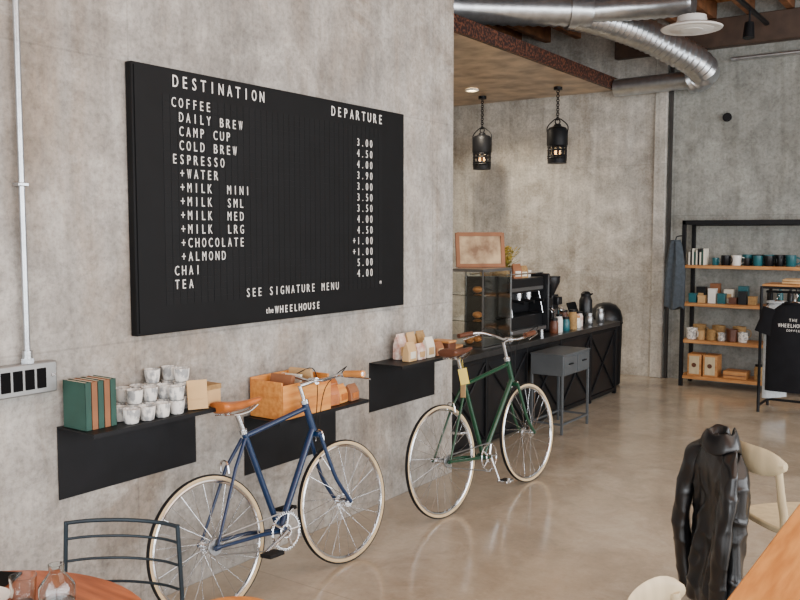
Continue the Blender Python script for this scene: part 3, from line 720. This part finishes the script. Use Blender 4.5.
# ------------------------------------------------------------ shelving unit
SH = thing('shelving_unit', 'tall black steel shelving unit with wooden shelves', 'shelving unit', (.24, 9.58, 0))
SW, SD, STOP = 1.62, .40, 1.84
for x in (0, SW-.04):
    for y in (0, SD-.04): G().bb(x, x+.04, y, y+.04, 0, STOP).obj('post', m_black, SH, bevel=.002)
for z in (.12, .52, .93, 1.35):
    G().bb(.0, SW, .01, SD-.01, z-.035, z).obj('shelf', m_shelfw, SH, bevel=.003)
G().bb(0, SW, 0, SD, STOP-.05, STOP).obj('top_rail', m_black, SH, bevel=.003)
for y in (.015, SD-.02):
    G().cyl((.02, y, .1), (.02, y, 1.8), .006).obj('side_bar', m_black, SH)
for z in (.9, 1.78): G().bb(.0, SW, SD-.02, SD-.01, z, z+.03).obj('rear_rail', m_black, SH)
def mug(x, y, z, m, lab, s=1.0, grp='mugs on the shelving'):
    t = thing('mug', lab, 'mug', (x, y, z), random.uniform(-.8, .8), grp)
    G().lathe([(0, 0), (.036*s, 0), (.04*s, .006), (.042*s, .09*s), (.038*s, .09*s), (.036*s, .01), (0, .01)], 20).obj('body', m, t)
    G().tube(cr([(.04*s, 0, .075*s), (.068*s, 0, .065*s), (.068*s, 0, .03*s), (.04*s, 0, .02*s)]), .005, 7).obj('handle', m, t)
X0, Y0 = .24, 9.58
for i, x in enumerate((.10, .20, .31, .42, .53, .64)):
    mug(X0+x, Y0+.13, .52, (m_cup, m_kraft, m_sack, m_cup, m_brown, m_cup)[i], ('speckled grey', 'tan', 'sand', 'speckled grey', 'brown', 'speckled grey')[i]+' ceramic mug on the shelving', (1.4, 1.1, 1.3, 1.0, 1.5, 1.2)[i])
    if i % 2 == 0: mug(X0+x+.04, Y0+.28, .52, m_sack, 'brown ceramic mug on the shelving', 1.7)
for i in range(3):
    t = thing('storage_jar', 'squat kraft labelled jar', 'jar', (X0+.82+i*.13, Y0+.14, .12), group='jars on the shelving')
    G().lathe([(0, 0), (.05, 0), (.052, .12), (.04, .15), (0, .15)], 18).obj('body', m_glass if i == 1 else m_sack, t); G().cyl((0, 0, .15), (0, 0, .17), .044).obj('lid', m_black, t)
for i, x in enumerate((.08, .25)):
    t = thing('wooden_display_box', 'pale wooden box with dark round opening', 'wooden box', (X0+x, Y0+.05, .12), group='wooden boxes on the bottom shelf')
    G().bb(0, .15, 0, .2, 0, .24).obj('body', m_shelfw, t, bevel=.004); G().bb(.02, .13, -.006, .0, .02, .22).obj('front_panel', m_pale, t, bevel=.003)
    G().cyl((.075, -.012, .12), (.075, -.004, .12), .025, n=20).obj('opening', m_brown, t)
t = thing('wooden_box', 'low flat wooden tray box', 'wooden box', (X0+.46, Y0+.08, .12))
G().bb(0, .24, 0, .2, 0, .08).obj('body', m_shelfw, t, bevel=.004); G().bb(.0, .24, -.005, 0, .03, .036).obj('seam', m_brown, t)
for i, (x, h, m) in enumerate(((.10, .10, m_teal), (.20, .08, m_kraft), (.31, .16, m_porc), (.41, .11, m_teal), (.53, .07, m_brown), (.63, .14, m_dark), (.73, .09, m_sack))):
    t = thing('gift_carton', 'small '+('teal', 'kraft', 'white', 'teal', 'brown', 'black', 'jute')[i]+' carton on the shelving', 'carton', (X0+x, Y0+.1, .93), group='cartons on the shelving')
    G().bb(-.04, .04, -.0, .08, 0, h).obj('body', m, t, bevel=.002); G().bb(-.042, .042, -.002, .082, h-.015, h+.002).obj('lid', m, t)
for i in range(4):
    t = thing('tall_carton', 'tall carton standing behind small boxes', 'carton', (X0+.15+i*.15, Y0+.25, .93), group='tall cartons on the shelving')
    G().bb(-.05, .05, 0, .08, 0, (.17, .21, .15, .19)[i]).obj('body', (m_dark, m_bbook, m_page, m_teal)[i], t, bevel=.002); G().bb(-.03, .03, -.002, 0, .05, .10).obj('paper_label', m_kraft, t)
for i in range(9):
    x = .06+i*.02
    t = thing('booklet', 'thin upright booklet on the upper shelf', 'book', (X0+x, Y0+.06, 1.35), group='booklets on the upper shelf')
    G().bb(0, .015, 0, .16, 0, .14+.02*(i % 3)).obj('cover', (m_page, m_dark, m_page, m_gbook)[i % 4], t, bevel=.001)
for i, x in enumerate((.33, .44, .55, .66, .77, .88, .99, 1.10)):
    mug(X0+x, Y0+.14, 1.35, (m_teal, m_dark, m_porc, m_dark, m_teal, m_dark, m_dark, m_teal)[i], ('teal', 'black', 'white', 'black', 'teal', 'black', 'black', 'teal')[i]+' enamel mug on the upper shelf', 1.2 if i % 3 else .9)
    if i > 2: mug(X0+x-.03, Y0+.28, 1.35, (m_dark, m_teal)[i % 2], ('black', 'teal')[i % 2]+' enamel mug behind the front row', 1.3)
for i in range(5):
    t = thing('drink_bottle', 'slim dark bottle with cork stopper', 'bottle', (X0+.9+i*.1, Y0+.16, .93), group='bottles on the shelving')
    G().lathe([(0, 0), (.03, 0), (.032, .01), (.032, .13), (.013, .17), (.012, .22), (0, .22)], 16).obj('body', m_teal if i % 2 else m_dark, t); G().cyl((0, 0, .22), (0, 0, .24), .011).obj('cork', m_kraft, t)
for i in range(4):
    t = thing('storage_tin', ('white', 'dark')[i % 2]+' round storage tin with lid', 'tin', (X0+.95+i*.16, Y0+.2, .52), group='tins on the middle shelf')
    G().lathe([(0, 0), (.06, 0), (.06, .11), (0, .11)], 20).obj('body', m_dark if i % 2 else m_porc, t); G().lathe([(.062, .1), (.063, .125), (0, .13)], 20).obj('lid', m_steel, t)
def drape(name, loc, rz, w, dpt, h, m, lab, cat, seed=1, top=.5):
    t = thing(name, lab, cat, loc, rz); rnd = random.Random(seed); ph = rnd.random()*6; rings = []; n = 32
    for i in range(14):
        u = i/13; k = top+(1-top)*min(1, u*2.2)**.7
        rings.append([Vector((w/2*k*math.cos(a)*(1+.05*math.sin(3*a+ph+u)), dpt/2*(1+.35*u)*math.sin(a)*(1+.25*math.sin(6*a+ph+u*2)), h*(1-u)-.02*math.sin(4*a+ph)*u)) for a in [2*math.pi*j/n for j in range(n)]])
    G().loft(rings).obj('cloth', m, t, ang=70)
    G().torus((0, 0, h+.005), (0, 0, 1), w*.2, .012, 20, 6).obj('collar', m, t)
    return t
drape('hanging_jacket', (.21, 9.46, .88), 0, .22, .14, .73, m_denim, 'dark grey denim jacket hanging on the shelving side', 'jacket', 4)
G().tube(cr([(.21, 9.46, 1.62), (.22, 9.47, 1.66), (.25, 9.575, 1.67)]), .006).obj('coat_hook', m_black, None, label='small black hook holding a jacket', cat='hook')

# ------------------------------------------------------------ clothes rack
RX, RY = 1.30, 8.80
t = thing('clothes_rack', 'low black pipe clothes rack with wooden top', 'clothes rack', (RX, RY, 0))
for x in (0, 1.1):
    for y in (-.2, .2): G().cyl((x, y, 0), (x, y, 1.20), .014).obj('post', m_black, t)
    G().cyl((x, -.2, .06), (x, .2, .06), .012).obj('cross_bar', m_black, t)
G().cyl((0, 0, 1.14), (1.1, 0, 1.14), .012).obj('hanging_rail', m_black, t)
G().cyl((0, -.2, 1.19), (1.1, -.2, 1.19), .012).obj('front_rail', m_black, t)
G().bb(-.0, 1.1, -.19, .2, 1.20, 1.22).obj('top_shelf', m_shelfw, t, bevel=.004)
G().cyl((0, .2, .06), (1.1, .2, .06), .012).obj('lower_rail', m_black, t)
def tee(x, y, m, rz, lab, txt=False, w=.46, z0=.40, h=.70, so=.13):
    t = thing('shirt', lab, 'shirt', (x, y, z0), rz, 'shirts on the rack')
    n = 36; rings = []
    for i in range(16):
        u = i/15; z = (h-.04)*u
        k = 1.0 if u < .82 else 1-.55*((u-.82)/.18)**1.5
        rings.append([Vector((w/2*k*math.cos(a), .035*math.sin(a)*(1+.3*math.sin(4*a+u*3)*(1-u))-.012*math.cos(3*a), z)) for a in [2*math.pi*j/n for j in range(n)]])
    G().loft(rings).obj('torso', m, t, ang=70)
    for s in (-1, 1):
        A = Vector((s*w*.40, 0, h-.10)); B = Vector((s*(w*.40+so), 0, h-.33)); rr = []
        for p, q in ((A, .085), (A.lerp(B, .5), .078), (B, .085)):
            d2 = (B-A).normalized(); nn = Vector((d2.z, 0, -d2.x))
            rr.append([p+nn*q*math.cos(a)+Vector((0, .028*math.sin(a), 0)) for a in [2*math.pi*j/18 for j in range(18)]])
        G().loft(rr).obj('sleeve', m, t, ang=70)
    G().torus((0, 0, h-.038), (0, 0, 1), .085, .012, 24, 6).obj('neckline', m, t)
    g = G().tube(cr([(-.15, 0, h-.095), (0, 0, h-.025), (.15, 0, h-.095)]), .006).tube(cr([(0, 0, h-.025), (0, 0, h), (.02, 0, h+.02), (.012, 0, h+.045), (-.012, 0, h+.042)]), .003, 6); g.obj('hanger', m_chrome, t)
    if txt:
        Mx = Matrix(((1, 0, 0, 0), (0, 0, -1, -.052), (0, 1, 0, 0), (0, 0, 0, 1)))
        line('THE', -.04, h-.19, .026, .026, .018, .0, t, Mx, 'printed_lettering')
        line('WHEELHOUSE', -.13, h-.24, .026, .034, .021, .0, t, Mx, 'printed_lettering')
        line('COFFEE', -.06, h-.285, .02, .02, .014, .0, t, Mx, 'printed_lettering')
    return t
tee(RX+.32, RY-.34, m_tee, 0, 'black cotton t-shirt with white printed lettering', True, .48, .24, .86, .07)
tee(RX+.10, RY-.0, m_lblue, rad(50), 'pale blue-grey shirt hanging edge-on', False, .26, .12, .96, .03)
tee(RX+.85, RY+.0, m_page, rad(84), 'off-white shirt hanging edge-on', False, .26, .38, .70, .03)
G().tube([(RX+.32, RY-.34, 1.14), (RX+.32, RY-.30, 1.185), (RX+.32, RY-.212, 1.19)], .006).obj('display_hook', m_black, None, label='small black hook for the displayed t-shirt', cat='hook')
for i, (x, m) in enumerate(((.25, m_kraft), (.55, m_brown))):
    for j in range(2):
        G().box((0, 0, .012), (.2, .26, .022)).obj('folded_shirt', m, None, (RX+x, RY+.03, 1.22+j*.024), (0, 0, .05*j), bevel=.01, label='neatly folded %s shirt in a stack' % ('tan', 'brown')[i], cat='shirt', group='folded shirts on the rack top')

# ------------------------------------------------------------ right dining table and chairs
t = thing('dining_table', 'long orange-toned wooden dining table', 'table', (3.05, 2.2, 0))
G().bb(-.45, .45, -1.2, 1.35, .71, .75).obj('tabletop', m_woody, t, bevel=.006)
for x in (-.38, .38):
    for y in (-1.1, 1.25): G().box((x, y, .355), (.05, .05, .71)).obj('leg', m_black, t, bevel=.003)
G().bb(-.4, .4, -1.15, 1.3, .66, .71).obj('apron', m_black, t)

def wchair(loc, rz, lab, grp='pale wooden chairs'):
    t = thing('dining_chair', lab, 'chair', loc, rz, grp)
    n = 30; po = []
    for j in range(n):
        a = 2*math.pi*j/n; e = 3.2
        po.append((.20*abs(math.cos(a))**(2/e)*(1 if math.cos(a) > 0 else -1)+.02, .20*abs(math.sin(a))**(2/e)*(1 if math.sin(a) > 0 else -1)))
    G().prism(po, .03, Matrix.Translation((0, 0, .43))).obj('seat', m_pale, t, bevel=.008)
    for s in (-1, 1):
        G().cyl((.17, s*.15, .43), (.20, s*.18, 0), .017, .012).obj('leg', m_pale, t)
        G().tube(cr([(-.24, s*.18, 0), (-.18, s*.16, .44), (-.20, s*.165, .60), (-.225, s*.17, .75)]), [.015]*7+[.018]*6+[.016]*6, 10).obj('back_post', m_pale, t)
    rr = []
    for i in range(17):
        v = i/16*2-1; y = v*.205; x = -.225-.055*(1-v*v)+.01
        hh = .060*(1-.70*abs(v)**5)
        rr.append([Vector((x+.011*math.cos(a), y, .747+hh*math.sin(a))) for a in [2*math.pi*j/12 for j in range(12)]])
    G().loft(rr).obj('top_rail', m_pale, t, ang=60)
    return t
wchair((2.46, 4.02, 0), rad(47), 'pale cream wooden chair with a leather jacket on its back')
wchair((2.70, 2.06, 0), 0, 'pale cream wooden chair tucked at the table')

# leather jacket: broad axis = local y, outside of the chair back = -x
jk = thing('leather_jacket', 'glossy black leather jacket draped over a chair back', 'jacket', (2.20, 3.76, .08), rad(42))
def creases(p, seed=0.0, k=1.0):
    a = mnoise.noise(Vector((p.y*10+seed, p.x*4, p.z*1.5+seed)))
    b = mnoise.noise(Vector((p.y*19+p.z*3+seed, p.x*8, p.z*4-seed)))
    c = 1-abs(mnoise.noise(Vector((p.y*7+p.z*6+seed, p.x*5, p.z*6-p.y*6))))*2.2
    return k*(.044*a + .012*b + .010*max(0, c)**3)
n = 140; rings = []
prof = [(0, .02, .045), (.012, .036, .075), (.035, .048, .11), (.07, .055, .145), (.12, .058, .175), (.2, .060, .19), (.35, .058, .19), (.55, .064, .20), (.8, .080, .225), (.95, .090, .24), (.985, .088, .24), (1, .074, .225)]
def pf(u):
    for (a, b, c), (d, e2, f) in zip(prof[:-1], prof[1:]):
        if u <= d: t = (u-a)/(d-a); return b+(e2-b)*t, c+(f-c)*t
    return prof[-1][1:]
for i in range(90):
    u = (i/89)**1.15; bx, by = pf(u); fold = min(1, max(0, u-.02)*3)
    rr = []
    for j in range(n):
        a = 2*math.pi*j/n; ca, sa = math.cos(a), math.sin(a)
        yy = by*sa; xx = bx*(abs(ca)**.8)*(1 if ca > 0 else -1)
        sh = -.08*abs(sa)**2.2*max(0, 1-u*2.0)
        z = .77*(1-u)+sh+.03*math.sin(2*a+1)*u*u
        p = Vector((xx-.02*u, yy, z)); nrm = Vector((ca/max(bx, .02), sa/max(by, .02), 0)).normalized()
        rr.append(p+nrm*creases(p, 3.0, fold))
    rings.append(rr)
G().loft(rings).obj('jacket_body', m_jacket, jk, ang=180)
rings = []
for i in range(40):
    a = rad(-165)+rad(330)*i/39; c, s = math.cos(a), math.sin(a)
    lft = .02*max(0, -c)
    p = Vector((-.03*c-.005, .055*s, .725)); q = Vector((-.046*c-.005, .080*s, .778+lft+.006*math.sin(4*a))); r2 = Vector((-.080*c-.005, .120*s, .698+.014*math.sin(3*a)))
    rings.append([p, p.lerp(q, .5)+Vector((0, 0, .008)), q, q+Vector((-.006*c, .006*s, -.003)), q.lerp(r2, .5)+Vector((-.006*c, .006*s, .004)), r2, r2+Vector((.008*c, -.008*s, 0)), q.lerp(p, .4)+Vector((0, 0, -.03))])
G().loft(rings).obj('collar', m_jacket, jk, sub=1, ang=180)
def sleeve(pts, wid, thk, seed):
    P = cr(pts, 20); rings = []; m = 40
    for i, p in enumerate(P):
        v = i/(len(P)-1); t = v*(len(wid)-1); k = int(min(t, len(wid)-2)); w_ = wid[k]*(1-(t-k))+wid[k+1]*(t-k)
        rr = []
        for j in range(m):
            a = 2*math.pi*j/m; nr = Vector((math.cos(a), math.sin(a), 0))
            q = p+Vector((thk*math.cos(a)*min(1, .4+v*5), w_*math.sin(a), .01*math.sin(a+1)))
            wr = .0035*math.sin(v*30+2.6*math.sin(a)+seed)*max(0, 1-abs(v-.45)*2.2)
            rr.append(q+nr*(creases(q, seed, .45)+wr))
        rings.append(rr)
    G().loft(rings).obj('sleeve', m_jacket, jk, ang=180)
sleeve([(-.01, .11, .715), (-.035, .165, .645), (-.055, .205, .50), (-.070, .222, .33), (-.055, .215, .17), (-.04, .205, .03)], [.03, .052, .057, .053, .050, .047], .034, 1.3)
sleeve([(-.01, -.11, .715), (-.045, -.155, .645), (-.07, -.18, .50), (-.09, -.185, .33), (-.085, -.17, .18), (-.08, -.16, .07)], [.03, .050, .054, .050, .047, .044], .034, 5.1)

# ------------------------------------------------------------ left round table and wire chair
t = thing('round_table', 'round reddish-brown wooden cafe table', 'table', (1.2, .95, 0))
G().lathe([(0, .715), (.46, .715), (.475, .725), (.475, .742), (.468, .75), (0, .75)], 64).obj('tabletop', m_round, t)
G().cyl((0, 0, .03), (0, 0, .715), .035, n=20).obj('pedestal', m_black, t)
G().lathe([(0, 0), (.25, 0), (.25, .012), (.05, .04), (0, .04)], 36).obj('base', m_black, t)
t = thing('glass_bottle', 'clear glass water carafe with narrow neck', 'carafe', (1.20, 1.25, .75))
G().lathe([(0, 0), (.04, 0), (.045, .01), (.045, .05), (.018, .085), (.02, .105), (.018, .105), (.016, .085), (.042, .048), (.042, .012), (0, .008)], 26).obj('body', m_glass, t)
G().lathe([(.0, 0), (.028, 0), (.034, .075), (.032, .075), (.026, .005), (0, .005)], 24).obj('drinking_glass', m_glass, None, (1.13, 1.20, .75), label='small clear drinking glass on the table', cat='glass')
t = thing('smartphone', 'black smartphone lying on the table', 'phone', (.95, 1.23, .75), .5)
G().bb(-.036, .036, -.07, .07, 0, .008).obj('body', m_board, t, bevel=.003); G().bb(-.033, .033, -.064, .064, .008, .0088).obj('screen', m_sock, t)
G().lathe([(0, 0), (.05, 0), (.075, .012), (.073, .014), (.048, .004), (0, .004)], 30).obj('saucer', m_porc, None, (1.03, 1.14, .75), label='white porcelain saucer on the table', cat='saucer')

t = thing('wire_chair', 'dark blue-grey metal rod chair with horizontal back bars', 'chair', (1.075, 1.46, 0), rad(30))
for z in (.815, .765, .695, .62, .545):
    G().tube(cr([(-.175, .17, z), (-.11, .20, z), (0, .215, z), (.11, .20, z), (.175, .17, z)], 6), .0045 if z < .8 else .0065, 8).obj('back_bar', m_wire, t)
for s in (-1, 1):
    G().tube(cr([(s*.175, .17, .82), (s*.185, .17, .6), (s*.19, .16, .44), (s*.21, .22, 0)], 6), .007, 8).obj('back_leg', m_wire, t)
    G().tube(cr([(s*.19, .16, .44), (s*.19, -.18, .45), (s*.20, -.22, .40), (s*.21, -.24, 0)], 6), .008, 8).obj('front_leg', m_wire, t)
for k in range(8):
    y = -.18+k*.047; G().cyl((-.19, y, .448), (.19, y, .448), .005).obj('seat_bar', m_wire, t)
t = thing('wooden_stool', 'small reddish wooden stool beside the table', 'stool', (1.60, 1.47, 0))
G().lathe([(0, .705), (.12, .705), (.13, .715), (.13, .73), (.12, .74), (0, .74)], 36).obj('seat', m_wood, t)
for k in range(4):
    a = math.pi/4+k*math.pi/2
    G().cyl((.09*math.cos(a), .09*math.sin(a), .705), (.15*math.cos(a), .15*math.sin(a), 0), .014, .011).obj('leg', m_wood, t)

# ------------------------------------------------------------ light, world, camera
w = bpy.data.worlds.new('World'); SC.world = w; w.use_nodes = True
bg = w.node_tree.nodes['Background']; bg.inputs['Color'].default_value = (.82, .9, 1, 1); bg.inputs['Strength'].default_value = 1.6
def area(loc, rot, sx, sy, e, col=(1, 1, 1)):
    l = bpy.data.lights.new('daylight_and_fill', 'AREA'); l.shape = 'RECTANGLE'; l.size = sx; l.size_y = sy; l.energy = e; l.color = col
    o = bpy.data.objects.new('daylight_and_fill', l); COL.objects.link(o); o.location = loc; o.rotation_euler = rot; return o
area((7.75, 3.0, 2.0), (0, rad(90), 0), 3, 12, 740, (.97, .98, 1))
area((3.9, -3.75, 2.0), (rad(90), 0, 0), 7.5, 3, 400, (.94, .97, 1))
area((4.2, 4.2, 4.0), (0, 0, 0), 5, 6, 180, (1, .94, .86))  # added overhead fill lamp below the ceiling, not light from a window

cam = bpy.data.cameras.new('camera'); co = bpy.data.objects.new('camera', cam); COL.objects.link(co)
co.location = (3.15, 0, 1.7); co.rotation_euler = (rad(90-4.45), 0, rad(35)); cam.lens = 38.7; cam.sensor_width = 36
SC.camera = co
